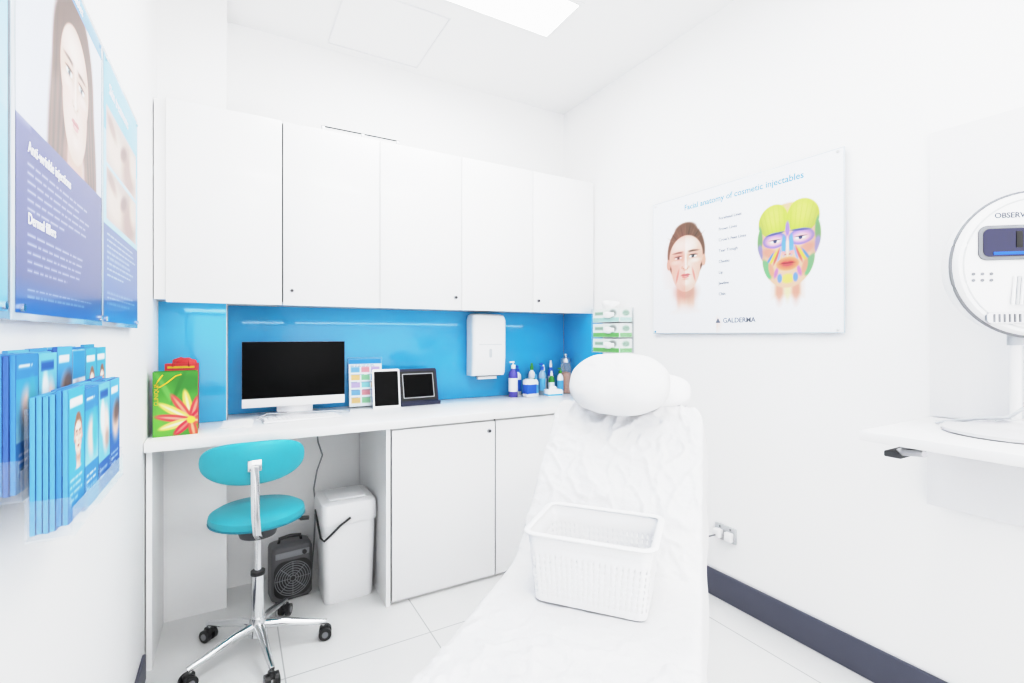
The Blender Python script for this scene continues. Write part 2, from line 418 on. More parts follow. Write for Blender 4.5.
# ------------------------------------------------------------------ worktop and base cabinets
ZT = .925
b = B(); b.prism([(-.308, 2.375), (2.168, 2.375), (2.168, 2.99), (-.027, 2.99), (-.027, 2.782), (-.308, 2.782)], ZT-.04, ZT, TOP, .003)
single(b, 'worktop', 'long white worktop along the wall under the cabinets', 'worktop')
b = B(); b.box(-.306, -.285, 2.42, 2.785, .0, ZT-.041, CAB, .002); single(b, 'support_panel', 'white upright panel carrying the worktop end', 'panel')
bb = [.655, 1.267, 1.85, 2.165]
for i in range(3):
    x0, x1 = bb[i], bb[i+1]; w = (x1-x0)/2
    e = thing('base_cabinet', ['white base cabinet beside the knee space', 'white base cabinet under the worktop', 'narrow white base cabinet beside the side wall'][i], 'cabinet', ((x0+x1)/2, 2.40, 0), 0, 'white base cabinets')
    b = B(); b.box(-w+.0005, w-.0005, .02, .585, 0.0, ZT-.042, CAB)
    if i == 0: b.box(-w+.0005, -w+.022, -.0, .02, 0, ZT-.042, CAB)
    b.box(-w+.023, -w+.0265, .008, .02, .01, ZT-.045, GAP) if i == 0 else b.box(-w+.001, -w+.004, .008, .02, .01, ZT-.045, GAP)
    b.obj('body', e)
    b = B(); xa = -w+.03 if i == 0 else -w+.004
    b.box(xa, w-.003, -.002, .0195, .018, ZT-.052, CAB, .0015); b.obj('door', e)
    lock(e, w-.04, -.002, .82)

# ------------------------------------------------------------------ wall shelf on side wall
e = thing('wall_shelf', 'deep white wall mounted shelf carrying the skin analyser', 'shelf', (0, 0, 0))
b = B(); b.box(1.65, 2.153, -.5, .76, 1.03, 1.06, SHELFM, .004); b.obj('shelf_top', e)
b = B(); b.box(2.10, 2.153, -.5, .755, .76, 1.03, PANEL, .003); b.obj('apron', e)
b = B(); b.tube([(1.66, .60, 1.020), (1.69, .66, 1.008), (1.74, .69, 1.0), (1.88, .70, .998)], .009, STEEL, 10); b.box(1.70, 1.87, .67, .715, .985, 1.003, DGREY, .004)
b.box(1.83, 1.90, .66, .72, 1.0, 1.03, STEEL, .003); b.obj('lever', e, 'grey metal adjusting lever')

# ------------------------------------------------------------------ skin analyser
e = thing('skin_analyser', 'white round skin analysis machine on a disc stand', 'skin analyser', (1.955, .50, 1.06), math.radians(-40))
MW = mat('machine_white_plastic', (.80, .80, .81, 1), .3, var=.004)
b = B(); b.lathe([(0, 0), (.15, 0), (.157, .005), (.157, .013), (.15, .018), (.09, .026), (.04, .034), (.03, .045), (0, .045)], mat('machine_base_plastic', (.62, .62, .64, 1), .25), 64); b.obj('base', e, 'pale grey round disc base')
b = B(); b.cyl((.022, .02, .02), (.022, .02, .36), .013, MW); b.cyl((.022, .02, .26), (.022, .02, .31), .019, LGREY); b.obj('post', e)
Mh = T(.03, 0, .49)
A = Matrix.Rotation(PI/2, 4, 'X')
b = B()
b.lathe([(0, -.075), (.12, -.075), (.17, -.06), (.197, -.025), (.205, .01), (.203, .035), (.195, .045), (.185, .047), (0, .047)], MW, 72, Mh @ A)
b.obj('head', e, 'white round machine head')
b = B(); b.tube([(.205*math.cos(a), -.028, .205*math.sin(a)) for a in np.linspace(0, 2*PI, 73)[:-1]], .0045, MGREY, 8, Mh, closed=True); b.obj('rim', e, 'grey edge trim')
b = B(); b.tube([(.184*math.cos(a), -.046, .184*math.sin(a)) for a in np.linspace(0, 2*PI, 73)[:-1]], .0026, LGREY, 8, Mh, closed=True); b.obj('front_ring', e, 'thin pale grey ring')
b = B(); b.prism([(x, y) for x, y, z in rr(.262, .098, .022, 0, cx=-.018)], .047, .052, MGREY, .001, Mh @ T(0, 0, .06) @ A); b.obj('window_frame', e, 'grey recessed window frame')
b = B(); b.prism([(x, y) for x, y, z in rr(.242, .078, .016, 0, cx=-.018)], .052, .0535, NAVYG, 0, Mh @ T(0, 0, .06) @ A); b.obj('viewing_window', e, 'dark blue glossy viewing window')
b = B(); b.box(-.115, .09, -.0555, -.053, .025, .034, BLUEP, .001, M=Mh); b.box(-.06, -.045, -.0555, -.053, .045, .09, BLACK, .001, M=Mh); b.obj('inner_bracket', e, 'blue and black inner parts')
for i in range(3):
    for j in range(2):
        b = B(); b.cyl((-.160+i*.022, -.047, -.045+j*.018), (-.160+i*.022, -.049, -.045+j*.018), .0045, MGREY, seg=14, M=Mh); b.obj('button', e, 'small grey control button')
b = B()
for i in range(11): b.tube([(-.060+i*.010, -.050, -.035), (-.068+i*.010, -.054, -.115)], .004, LGREY if i % 2 else WPL, 6, Mh)
b.obj('ribbed_hose', e, 'pale ribbed fabric strip')
b = B()
b.prism([(x, y) for x, y, z in rr(.20, .034, .014, 0, cx=-.03)], .044, .054, STEEL, .002, Mh @ T(0, 0, -.152) @ A); b.obj('chin_rest', e, 'shiny metal chin opening')
b = B()
for i in range(14): b.box(-.115+i*.0125, -.111+i*.0125, -.056, -.0535, -.164, -.141, MGREY, M=Mh)
b.obj('grille', e, 'grey vent ribs')
b = B(); b.text('OBSERV', .021, GREYT, Mh @ T(-.108, -.0475, .130), bold=.0003); b.obj('lettering', e)
cp = [(.08, -.05, .44), (.055, -.085, .36), (.03, -.09, .27), (.045, -.075, .20), (.0, -.06, .10), (-.03, -.03, .055), (-.06, .05, .038), (-.1, .16, .006)]
b = B(); b.tube(cp, .005, LGREY, 8); b.obj('cable', e, 'pale grey hanging cable')
b = B(); b.tube([(x+.02, y+.01, z) for x, y, z in cp[:4]]+[(.07, .05, .1), (.09, .12, .03)], .004, WPL, 8); b.obj('cable', e, 'white hanging cable')

# ------------------------------------------------------------------ posters
def poster(name, label, y0, y1, z0, z1, side, cv, txt=None, border=.012, cat='poster', border_col=EDGE):
    w = y1-y0; yc = (y0+y1)/2
    if side == 'L': e = thing(name, label, cat, (XL+.0005, yc, z0), PI/2)
    else: e = thing(name, label, cat, (XR-.0015, yc, z0), -PI/2)
    h = z1-z0
    b = B(); b.box(-w/2-border, w/2+border, -.020, -.014, -border, h+border, border_col, .0015); b.obj('acrylic_panel', e)
    cv.mesh('print', PRINT, e, T(0, -.0206, 0))
    for x in (-w/2+.02, w/2-.02):
        for z in (.008, h-.012):
            b = B(); b.cyl((x, 0, z), (x, -.026, z), .006, CHROME, seg=16); b.obj('standoff', e, 'small chrome standoff fixing')
    for (s, x, z, size, m, al, bo) in (txt or []):
        b = B(); b.text(s, size, m, T(x-w/2, -.0212, z), al, bo); b.obj('lettering', e)
    return e

PZ0, PZ1 = 1.385, 2.08
h1 = PZ1-PZ0
# poster 1 (portrait + text)
w1 = .555
c = Canvas(w1, h1, .0024, (234, 238, 248))
c.grad(0, w1, .30, h1, (208, 217, 238), (226, 234, 249))
face(c, .325, .480, .158, (234, 200, 184), (98, 72, 62), long=True)
c.grad(0, w1, .06, .310, (66, 80, 140), (80, 86, 138)); c.grad(0, w1, 0, .06, (28, 104, 190), (66, 80, 140))
c.rect(0, .055, .310, h1, (218, 228, 244), .6, .03)
c.grad(0, w1, .655, h1, (110, 154, 210), (140, 180, 228))
c.words(.05, .44, .245, 6, .0145, (215, 220, 240), .55, 3, .28)
c.words(.05, .44, .130, 5, .0145, (215, 220, 240), .55, 5, .28)
c.words(.05, .48, .040, 2, .011, (215, 225, 242), .5, 8, .3)
poster('wall_poster', 'clinic poster with a long haired woman and navy text panel', 1.020, 1.575, PZ0, PZ1, 'L', c,
       [('Anti-wrinkle injections', .05, .262, .026, WHITET, 'LEFT', .0004), ('Dermal fillers', .05, .146, .026, WHITET, 'LEFT', .0004), ('Cosmetic injectables', .13, .664, .030, WHITET, 'LEFT', 0)])
# poster 2
w2 = .50; h2 = h1
c = Canvas(w2, h2, .004, (150, 205, 240))
c.grad(0, w2, .50, h2, (98, 170, 224), (132, 190, 234))
c.rect(.03, w2-.03, .42, .57, (190, 168, 160)); c.rect(.03, w2-.03, .27, .41, (178, 160, 154))
for (x0_, y0_) in ((.03, .42), (.03, .27)):
    c.clip = ((c.U > .032) & (c.U < w2-.032) & (c.V > y0_+.002) & (c.V < y0_+.138)).astype(float)
    c.ell(.15, y0_+.06, .11, .05, (226, 196, 180), .7); c.ell(.34, y0_+.05, .10, .07, (146, 112, 100), .8, .85); c.ell(.26, y0_+.09, .05, .02, (104, 74, 66), .8, .75, 20); c.ell(.42, y0_+.1, .06, .05, (222, 192, 178), .8, .9); c.ell(.10, y0_+.11, .06, .02, (120, 90, 80), .8, .6, -15)
c.clip = None
c.grad(0, w2, .05, .255, (54, 102, 176), (74, 98, 158)); c.grad(0, w2, 0, .05, (24, 122, 208), (54, 102, 176))
c.words(.04, .46, .235, 8, .0155, (225, 233, 248), .6, 11, .28); c.words(.04, .46, .08, 3, .014, (225, 233, 248), .5, 12)
poster('wall_poster', 'pale blue clinic poster with skin photographs', 1.60, 2.10, PZ0, PZ1, 'L', c,
       [('Skin treatments', .06, .61, .042, WHITET, 'LEFT', 0)])
# poster 0
c = Canvas(.54, h1, .01, (150, 200, 236)); c.grad(0, .54, 0, .3, (110, 176, 226), (142, 194, 236)); c.words(.04, .5, .25, 8, .02, (235, 242, 250), .5, 2)
poster('wall_poster', 'light blue clinic poster beside the portrait poster', .45, .99, PZ0, PZ1, 'L', c)

# ------------------------------------------------------------------ right anatomy chart
W, Hh = 1.03, .75
BG = (240, 243, 249)
c = Canvas(W, Hh, .0028, BG)
face(c, .235, .395, .172, (236, 206, 194), (104, 76, 60))
c.clip = (c.U < .235).astype(float)*.35; c.ell(.235, .36, .12, .17, (226, 124, 114), 1, 1); c.clip = None
for q in (-1, 1): c.ell(.235+q*.055, .315, .006, .036, (206, 90, 86), .9, .5, q*15)
c.bl(np.clip((.160-c.V)/.06, 0, 1)*(c.U < .43), BG); c.bl(np.clip((np.abs(c.U-.235)-.085)/.04, 0, 1)*(c.V < .25)*(c.U < .43), BG)
# muscle face
cx, cy, s = .80, .395, .188
E = lambda dx, dy, rx, ry, col, soft=.2, al=1, rot=0: c.ell(cx+dx*s, cy+dy*s, rx*s, ry*s, col, soft, al, rot)
c.rect(cx-.36*s, cx+.36*s, cy-1.25*s, cy-.6*s, (228, 196, 178), 1, .03)
E(-.2, -1.1, .10, .3, (206, 136, 118), .9, .7); E(.2, -1.1, .10, .3, (206, 136, 118), .9, .7); E(0, -1.1, .07, .25, (226, 212, 160), .9, .8)
hm = np.maximum(c.emask(cx, cy+.14*s, .76*s, .84*s, .05), c.emask(cx, cy-.30*s, .63*s, .74*s, .05))
hm = np.maximum(hm, np.maximum(c.emask(cx-.31*s, cy+.56*s, .42*s, .44*s, .08, 12), c.emask(cx+.31*s, cy+.56*s, .42*s, .44*s, .08, -12)))
c.bl(hm, (222, 176, 152)); c.clip = hm
for q in (-1, 1):
    E(q*.36, .62, .375, .42, (172, 192, 84), .06, 1, q*-10); E(q*.34, .70, .25, .30, (194, 208, 108), 1.1)
    for k in range(6): E(q*(.08+k*.115), .62, .010, .34, (150, 172, 72), 1.0, .35, q*-(2+k*3))
    E(q*.72, .22, .09, .32, (98, 164, 106), .3); E(q*.70, -.14, .08, .22, (136, 140, 204), .4)
    E(q*.32, .13, .30, .19, (132, 122, 196), .12); E(q*.32, .13, .25, .145, (176, 148, 204), .3); E(q*.32, .115, .20, .105, (212, 168, 190), .3); E(q*.32, .105, .16, .075, (228, 186, 184), .4)
    E(q*.30, .29, .22, .024, (86, 90, 150), .6, 1, q*-5)
    E(q*.31, .105, .115, .036, (240, 238, 238), .25); E(q*.305, .108, .046, .042, (58, 74, 112), .3); E(q*.31, .138, .125, .013, (52, 44, 70), .8)
    E(q*.09, -.02, .055, .25, (104, 158, 212), .5); E(q*.10, -.21, .05, .045, (236, 160, 156), .6); E(q*.055, -.245, .022, .010, (130, 70, 66), .7)
    E(q*.42, -.17, .20, .11, (226, 152, 132), .6, 1, q*25)
    E(q*.20, -.24, .030, .18, (130, 160, 214), .6, .9, q*14); E(q*.27, -.27, .032, .20, (204, 98, 90), .6, .9, q*22); E(q*.36, -.31, .034, .22, (218, 198, 86), .6, 1, q*30); E(q*.46, -.34, .032, .22, (84, 140, 196), .6, 1, q*32)
    E(q*.52, -.55, .11, .26, (106, 178, 124), .3, 1, q*-22); E(q*.40, -.58, .06, .18, (222, 150, 126), .6, 1, q*-14); E(q*.28, -.66, .045, .13, (180, 120, 180), .6, .9, q*16)
E(0, .36, .05, .18, (150, 126, 196), .5); E(0, -.06, .028, .2, (244, 212, 198), .9)
E(0, -.47, .27, .16, (230, 158, 112), .2); E(0, -.47, .22, .12, (220, 122, 98), .6)
E(-.06, -.445, .09, .030, (184, 70, 78), .5); E(.06, -.445, .09, .030, (184, 70, 78), .5); E(0, -.49, .125, .038, (200, 90, 94), .5); E(0, -.460, .16, .008, (96, 38, 46), .9)
E(0, -.82, .15, .11, (222, 206, 112), .5)
for q in (-1, 1): E(q*.19, -.80, .06, .11, (110, 150, 208), .5)
E(.7, -.3, .25, .9, (150, 120, 110), 1.2, .35); E(-.7, -.3, .2, .9, (150, 120, 110), 1.2, .3)
c.clip = None
labs = ['Forehead Lines', 'Frown Lines', "Crow's Feet Lines", 'Tear Trough', 'Cheeks', 'Lip', 'Jawline', 'Chin']
txt = [('Facial anatomy of cosmetic injectables', .55, .672, .042, BLUET, 'CENTER', .0005)]
for i, t_ in enumerate(labs): txt.append((t_, .445, .575-i*.055, .021, LGREYT, 'LEFT', .0002))
txt.append(('GALDERMA', .47, .05, .034, LGREYT, 'LEFT', .0004)); txt.append(('\u25B2', .425, .05, .032, LGREYT, 'LEFT', 0))
poster('anatomy_chart', 'white facial anatomy chart with two coloured face illustrations', 1.043, 2.073, 1.362, 2.112, 'R', c, txt, border=.004, cat='wall chart')

# ------------------------------------------------------------------ brochures and racks
BW_ = .088; BH_ = .195
def cover(k):
    c = Canvas(BW_, BH_, .0033, [(84, 172, 208), (50, 108, 184), (120, 190, 218), (226, 236, 244), (66, 138, 202)][k])
    if k == 0:
        face(c, .052, .120, .030, (240, 212, 196), (150, 110, 85)); c.rect(.008, .075, .168, .180, (240, 248, 252)); c.grad(0, BW_, 0, .070, (40, 114, 188), (84, 170, 214)); c.words(.01, .078, .06, 4, .010, (240, 245, 250), .8, 3)
    elif k == 1:
        c.grad(0, BW_, .09, BH_, (56, 122, 198), (100, 178, 228)); c.ell(.05, .11, .03, .035, (220, 190, 176), .8); c.ell(.06, .13, .03, .02, (90, 70, 64), .9, .8, 20); c.grad(0, BW_, 0, .065, (44, 92, 170), (50, 106, 184)); c.rect(.01, .07, .168, .18, (235, 243, 250)); c.words(.01, .076, .052, 3, .010, (220, 235, 250), .8, 4)
    elif k == 2:
        c.rect(0, BW_, .0, .055, (40, 100, 178)); c.ell(.055, .11, .024, .04, (240, 218, 206), .7); c.ell(.03, .135, .016, .03, (235, 248, 252), .6); c.ell(.065, .09, .016, .018, (150, 120, 110), .9, .6); c.rect(.01, .072, .168, .182, (40, 98, 174)); c.words(.01, .076, .04, 2, .011, (240, 245, 250), .8, 5)
    elif k == 3:
        c.rect(0, BW_, .14, BH_, (64, 150, 208)); c.ell(.045, .10, .03, .03, (216, 186, 172), .9); c.ell(.03, .10, .02, .03, (120, 92, 80), .9, .7); c.words(.01, .078, .06, 5, .010, (90, 130, 180), .7, 6); c.rect(0, BW_, 0, .012, (40, 100, 180))
    else:
        c.grad(0, BW_, .07, .16, (150, 205, 228), (70, 160, 206)); c.ell(.04, .115, .022, .03, (232, 206, 192), .8); c.ell(.062, .12, .016, .035, (90, 180, 200), .8); c.words(.01, .078, .055, 3, .011, (235, 242, 250), .8, 7); c.words(.01, .07, .18, 1, .014, (240, 246, 252), .9, 8)
    return c
BED = [mat('brochure_stock', rgb(88, 156, 210), .5), mat('brochure_stock_navy', rgb(56, 100, 174), .5), mat('brochure_stock_white', rgb(170, 200, 224), .5), mat('brochure_stock_mid', rgb(66, 134, 200), .5)]
proto = {}
def brochure(loc, k, grp, lab):
    if k not in proto:
        b = B(); b.box(-BW_/2, BW_/2, 0, .0060, 0, BH_, BED[[0, 1, 0, 2, 3][k]], .0008)
        o = single(b, 'brochure', lab, 'brochure'); a = cover(k).mesh('cover', PRINTM, o, T(0, -.0005, 0)); proto[k] = (o, a)
    else:
        o0, a0 = proto[k]; o = o0.copy(); COL.objects.link(o); a = a0.copy(); COL.objects.link(a); a.parent = o
    o['label'] = lab; o['group'] = grp
    o.location = loc; o.rotation_euler = (0, 0, PI/2)
labk = ['turquoise clinic brochure with a woman in a clear rack', 'navy clinic brochure with a portrait in a clear rack', 'pale blue clinic brochure in a clear rack', 'white and blue clinic brochure in a clear rack', 'mid blue clinic brochure in a clear rack']
def rack(y0, n, xw, z0, grp, stag):
    pw = .0915
    e = thing('brochure_rack', 'clear acrylic '+grp+' filled with blue brochures', 'brochure rack', (xw, y0, z0), PI/2)
    b = B()
    b.box(0, n*pw, -.004, -.001, -.005, .18, CLEAR)
    b.box(0, n*pw, -.053, -.001, -.008, -.005, CLEAR)
    b.box(0, n*pw, -.053, -.0515, -.008, .035, CLEAR)
    for i in range(n+1): b.box(i*pw-.001, i*pw+.001, -.0505, -.004, -.004, .05, CLEAR)
    b.obj('tray', e)
    rd = random.Random(stag+3)
    seqs = [0, 4, 2, 1, 3, 0]
    for i in range(n):
        k = seqs[(i+stag) % 6]
        for j in range(6):
            kk = k if (j == 5 or rd.random() < .6) else rd.choice((0, 1, 2, 4))
            brochure((xw+.0115+j*.0070, y0+(i+.5)*pw+rd.uniform(-.0006, .0006), z0+rd.uniform(0, .0025)+(rd.uniform(0, .010) if rd.random() < .3 else 0)), kk, 'brochures in the '+grp, labk[kk])
rack(.925, 6, XL+.001, 1.125, 'upper wall rack', 1)
rack(.925, 4, XL+.056, 1.066, 'lower wall rack', 0)

# ------------------------------------------------------------------ stool
e = thing('stool', 'teal vinyl clinic stool with backrest on chrome star base', 'stool', (.09, 2.34, 0))
b = B(); b.lathe([(0, .565), (.160, .565), (.178, .571), (.185, .588), (.181, .605), (.162, .616), (.08, .621), (0, .622)], TEAL, 64); b.obj('seat', e)
b = B(); b.tube([(.182*math.cos(a), .182*math.sin(a), .577) for a in np.linspace(0, 2*PI, 65)[:-1]], .004, TEALD, 8, closed=True); b.obj('piping', e, 'darker teal piping')
b = B()
def bend(v): return Vector((v.x, v.y+1.6*v.x*v.x, v.z))
b.sup(.185, .028, .085, TEAL, .8, .8, 64, 28, T(-.02, -.215, .855) @ RX(8), bend); b.obj('backrest', e)
b = B(); b.tube([(0, .05, .552), (0, -.10, .552), (-.005, -.19, .554), (-.012, -.238, .585), (-.018, -.25, .66), (-.02, -.25, .85)], .015, CHROME, 12, rz=.007)
b.box(-.045, .005, -.252, -.240, .83, .875, CHROME, .004); b.obj('backrest_bar', e, 'curved flat chrome bar')
b = B(); b.cyl((0, 0, .50), (0, 0, .562), .07, DGREY, .09); b.cyl((0, 0, .30), (0, 0, .50), .014, CHROME); b.cyl((0, 0, .09), (0, 0, .33), .025, CHROME); b.cyl((0, 0, .33), (0, 0, .345), .028, BLACK); b.obj('gas_lift', e, 'chrome gas lift column')
b = B(); b.tube([(.04, 0, .535), (.14, .02, .535), (.19, .03, .525)], .006, BLACK, 8); b.cyl((.17, .026, .528), (.205, .033, .522), .010, BLACK, seg=12); b.obj('lever', e, 'black height lever')
b = B(); b.cyl((0, 0, .075), (0, 0, .15), .038, CHROME, .03); b.obj('hub', e)
legm = None; casm = None
for k in range(5):
    a = math.radians(-10+72*k)
    if legm is None:
        b = B(); b.tube([(.02, 0, .115), (.10, 0, .108), (.20, 0, .085), (.262, 0, .075), (.272, 0, .072)], [.020, .018, .014, .011, .010], CHROME, 14); o = b.obj('leg', e, 'chrome star base leg'); legm = o
        b = B(); b.cyl((.262, 0, .045), (.262, 0, .082), .007, CHROME, seg=12); b.box(.245, .285, -.012, .012, .035, .058, BLACK, .006)
        for sy in (-1, 1):
            b.cyl((.268, sy*.008, .027), (.268, sy*.025, .027), .0265, BLACK, seg=28); b.cyl((.268, sy*.024, .027), (.268, sy*.028, .027), .013, MGREY, seg=20)
        q = b.obj('caster', e, 'black twin wheel caster'); casm = q
    else:
        o = legm.copy(); COL.objects.link(o); q = casm.copy(); COL.objects.link(q)
    o.rotation_euler = (0, 0, a); q.rotation_euler = (0, 0, a)

# ------------------------------------------------------------------ fan heater
HG = mat('heater_grey', rgb(84, 84, 87), .45)
e = thing('fan_heater', 'dark grey portable fan heater standing on the floor', 'fan heater', (.254, 2.765, 0), math.radians(6))
b = B(); b.loft([rr(.185, .12, .02, .012), rr(.195, .13, .024, .02), rr(.195, .13, .024, .255), rr(.185, .12, .024, .272), rr(.16, .095, .02, .280)], HG)
b.box(-.08, .08, -.05, .05, 0, .014, BLACK, .003); b.obj('body', e)
b = B(); b.prism([(x, y) for x, y, z in rr(.178, .185, .05, 0)], .064, .068, BLACK, 0, T(0, 0, .115) @ Matrix.Rotation(PI/2, 4, 'X'))
for r_ in (.084, .074, .062, .050, .038, .026, .014): b.tube([(r_*math.cos(a), -.070, .115+r_*math.sin(a)) for a in np.linspace(0, 2*PI, 49)[:-1]], .0016, MGREY, 6, closed=True)
for k in range(8):
    a = k*PI/4; b.cyl((.012*math.cos(a), -.070, .115+.012*math.sin(a)), (.084*math.cos(a), -.070, .115+.084*math.sin(a)), .0015, MGREY, seg=6)
b.obj('grille', e, 'large round wire front grille')
b = B(); b.box(-.08, .08, -.068, -.060, .222, .252, MGREY, .003); b.obj('control_strip', e, 'grey control strip')
b = B(); b.cyl((.055, -.066, .237), (.055, -.076, .237), .011, BLACK); b.obj('knob', e, 'small black control knob')
b = B(); b.tube([(-.055, .0, .272), (-.05, .0, .302), (0, .0, .308), (.05, .0, .302), (.055, .0, .272)], .009, BLACK, 10); b.obj('handle', e)

# ------------------------------------------------------------------ bin
e = thing('waste_bin', 'white plastic swing lid waste bin under the worktop', 'bin', (.512, 2.68, 0), 0)
b = B(); b.loft([rr(.235, .235, .03, 0), rr(.24, .24, .03, .01), rr(.262, .270, .035, .40), rr(.262, .270, .035, .41)], WPL); b.obj('body', e)
b = B(); b.loft([rr(.274, .284, .035, .400), rr(.276, .286, .035, .406), rr(.274, .284, .035, .475), rr(.264, .272, .035, .498), rr(.235, .242, .03, .508)], WPL); b.obj('lid', e, 'white boxy lid')
b = B(); b.loft([rr(.19, .17, .02, .507), rr(.19, .17, .02, .513), rr(.175, .155, .02, .517)], VINYLW); b.obj('flap', e)
b = B(); b.tube([(-.139, .05, .43), (-.143, -.05, .40), (-.141, -.138, .35), (-.126, -.149, .335), (-.095, -.151, .36), (-.05, -.152, .40), (.0, -.150, .43)], .0055, BLACK, 8); b.obj('handle', e, 'black diagonal carrying handle')

b = B(); b.tube([(.40, 2.93, .87), (.41, 2.9, .75), (.43, 2.88, .68), (.40, 2.87, .6), (.385, 2.88, .5), (.395, 2.88, .4), (.385, 2.88, .2), (.375, 2.88, .08), (.37, 2.86, .012)], .004, MGREY, 8)
single(b, 'power_cable', 'grey power cable hanging in the knee space', 'cable')

# ------------------------------------------------------------------ computer
e = thing('desktop_computer', 'slim all in one computer with black screen and white chin', 'computer', (.29, 2.86, ZT), math.radians(-2))
b = B(); b.box(-.254, .254, 0, .010, .045, .39, ALU, .004); b.sup(.2, .02, .13, ALU, .6, .8, 32, 16, T(0, .022, .22)); b.obj('housing', e)
b = B(); b.box(-.2535, .2535, -.002, .0, .092, .389, SCREEN, .0005); b.obj('screen', e, 'flat black display')
b = B(); b.box(-.2535, .2535, -.0022, .0, .045, .0915, WPL, .0005); b.obj('chin', e)
b = B(); b.box(-.10, .10, -.11, .085, 0, .007, ALU, .003); b.prism([(.03, .007), (.085, .007), (.055, .20), (.043, .20)], -.09, .09, ALU, .002, M=Matrix(((0, 0, 1, 0), (1, 0, 0, 0), (0, 1, 0, 0), (0, 0, 0, 1)))); b.obj('stand', e)

e = thing('keyboard', 'slim white computer keyboard on the worktop', 'keyboard', (.30, 2.66, ZT), math.radians(4))
b = B(); b.box(-.18, .18, -.055, .055, 0, .012, ALU, .004); b.obj('body', e)
b = B()
for r_ in range(5):
    for k in range(17): b.box(-.173+k*.0204, -.173+k*.0204+.017, -.048+r_*.0198, -.048+r_*.0198+.0165, .012, .0155, WPL, .001, 1)
b.obj('keys', e, 'white square keys')
b = B()
for i in range(3): b.box(-.07+i*.002, .06-i*.003, -.10, .10, i*.0022, i*.0022+.002, WPAP, M=RZ(i*2-5))
single(b, 'paper_stack', 'small stack of loose white papers beside the computer', 'papers', (.02, 2.66, ZT))
b = B(); b.tube([(.10, 2.745, ZT+.005), (.15, 2.735, ZT+.03), (.22, 2.735, ZT+.022), (.3, 2.735, ZT+.028), (.38, 2.735, ZT+.022), (.47, 2.74, ZT+.02), (.55, 2.76, ZT+.005), (.57, 2.84, ZT+.004)], .0032, LGREY, 8)
single(b, 'white_cable', 'white coiled cable lying behind the keyboard', 'cable')

# chart stand
e = thing('leaflet_stand', 'upright leaflet holder with a colourful skin chart', 'leaflet', (.680, 2.935, ZT), math.radians(-3))
c = Canvas(.19, .28, .004, (236, 243, 248))
c.rect(0, .19, .25, .28, (60, 150, 215))
cols = [(236, 180, 96), (116, 190, 128), (84, 156, 216), (220, 116, 126), (176, 150, 206), (110, 198, 206)]
for i in range(5):
    for j in range(3): c.rect(.012+j*.058, .062+j*.058, .02+i*.045, .052+i*.045, cols[(i*2+j) % 6], .7)
c.words(.01, .18, .245, 2, .008, (90, 110, 150), .6, 6); c.words(.01, .18, .19, 4, .045, (90, 110, 150), .35, 9, .12)
Mt = T(0, -.02, .006) @ RX(-8)
b = B(); b.box(-.10, .10, .001, .004, 0, .29, CLEAR, M=Mt); b.box(-.10, .10, -.030, .045, 0, .004, CLEAR); b.obj('holder', e)
c.mesh('print', PRINTM, e, Mt)

# tablets
e = thing('tablet', 'small black tablet in a white frame leaning near the leaflet holder', 'tablet', (.775, 2.815, ZT), math.radians(-4))
Mt = RX(-10)
b = B(); b.prism([(x, y) for x, y, z in rr(.160, .228, .010, 0, cy=.114)], -.009, 0, WPL, .001, Mt @ RX(90)); b.obj('body', e, 'white tablet frame')
b = B(); b.prism([(x, y) for x, y, z in rr(.138, .200, .004, 0, cy=.114)], 0, .0008, SCREEN, 0, Mt @ RX(90)); b.obj('screen', e)
b = B(); b.box(-.05, .05, .005, .055, 0, .006, LGREY, .002); b.box(-.05, .05, .044, .048, .004, .10, LGREY, .001); b.obj('stand', e)
e = thing('tablet', 'black tablet standing in a dark blue stand case', 'tablet', (.985, 2.85, ZT), math.radians(3))
CASE = mat('dark_blue_case', rgb(36, 44, 74), .5)
Mc = T(0, 0, .012) @ RX(-12) @ RX(90)
b = B(); b.prism([(x, y) for x, y, z in rr(.25, .210, .012, 0, cy=.105)], -.012, 0, CASE, .001, Mc); b.obj('case_back', e, 'dark blue case back')
b = B(); b.prism([(x, y) for x, y, z in rr(.190, .140, .004, 0, cy=.106)], 0, .0014, SCREEN, 0, Mc); b.obj('screen', e)
b = B(); b.prism([(x, y) for x, y, z in rr(.228, .180, .006, 0, cy=.105)], 0, .0004, BLACK, 0, Mc); b.prism([(x, y) for x, y, z in rr(.200, .150, .004, 0, cy=.106)], 0, .0008, LGREY, 0, Mc); b.obj('bezel', e, 'black bezel with a thin pale edge')
b = B(); b.box(-.125, .125, -.028, .045, 0, .012, CASE, .003); b.box(-.125, .125, -.028, -.022, .010, .022, CASE, .002); b.obj('case_foot', e, 'dark blue folded case foot')

# ------------------------------------------------------------------ paper towel dispenser
e = thing('paper_towel_dispenser', 'white wall mounted paper towel dispenser on the splashback', 'dispenser', (1.475, 2.99, 1.08))
b = B(); b.loft([rr(.245, .10, .02, 0, cy=-.05), rr(.25, .115, .025, .02, cy=-.0575), rr(.25, .13, .03, .12, cy=-.065), rr(.25, .13, .03, .37, cy=-.065), rr(.235, .115, .03, .40, cy=-.06), rr(.20, .09, .03, .41, cy=-.05)], WPL); b.obj('body', e)
b = B(); b.prism([(x, y) for x, y, z in rr(.022, .06, .010, 0)], .129, .1315, LGREY, 0, T(0, 0, .15) @ Matrix.Rotation(PI/2, 4, 'X')); b.obj('window', e, 'pale grey level window')
b = B(); b.box(-.085, .085, -.133, -.128, .205, .210, LGREY, .001); b.obj('seam', e)
b = B(); b.box(-.09, .09, -.1, -.03, -.004, .002, DGREY); b.box(-.07, .07, -.085, -.06, -.025, 0, WPAP, .002); b.obj('towel_slot', e)

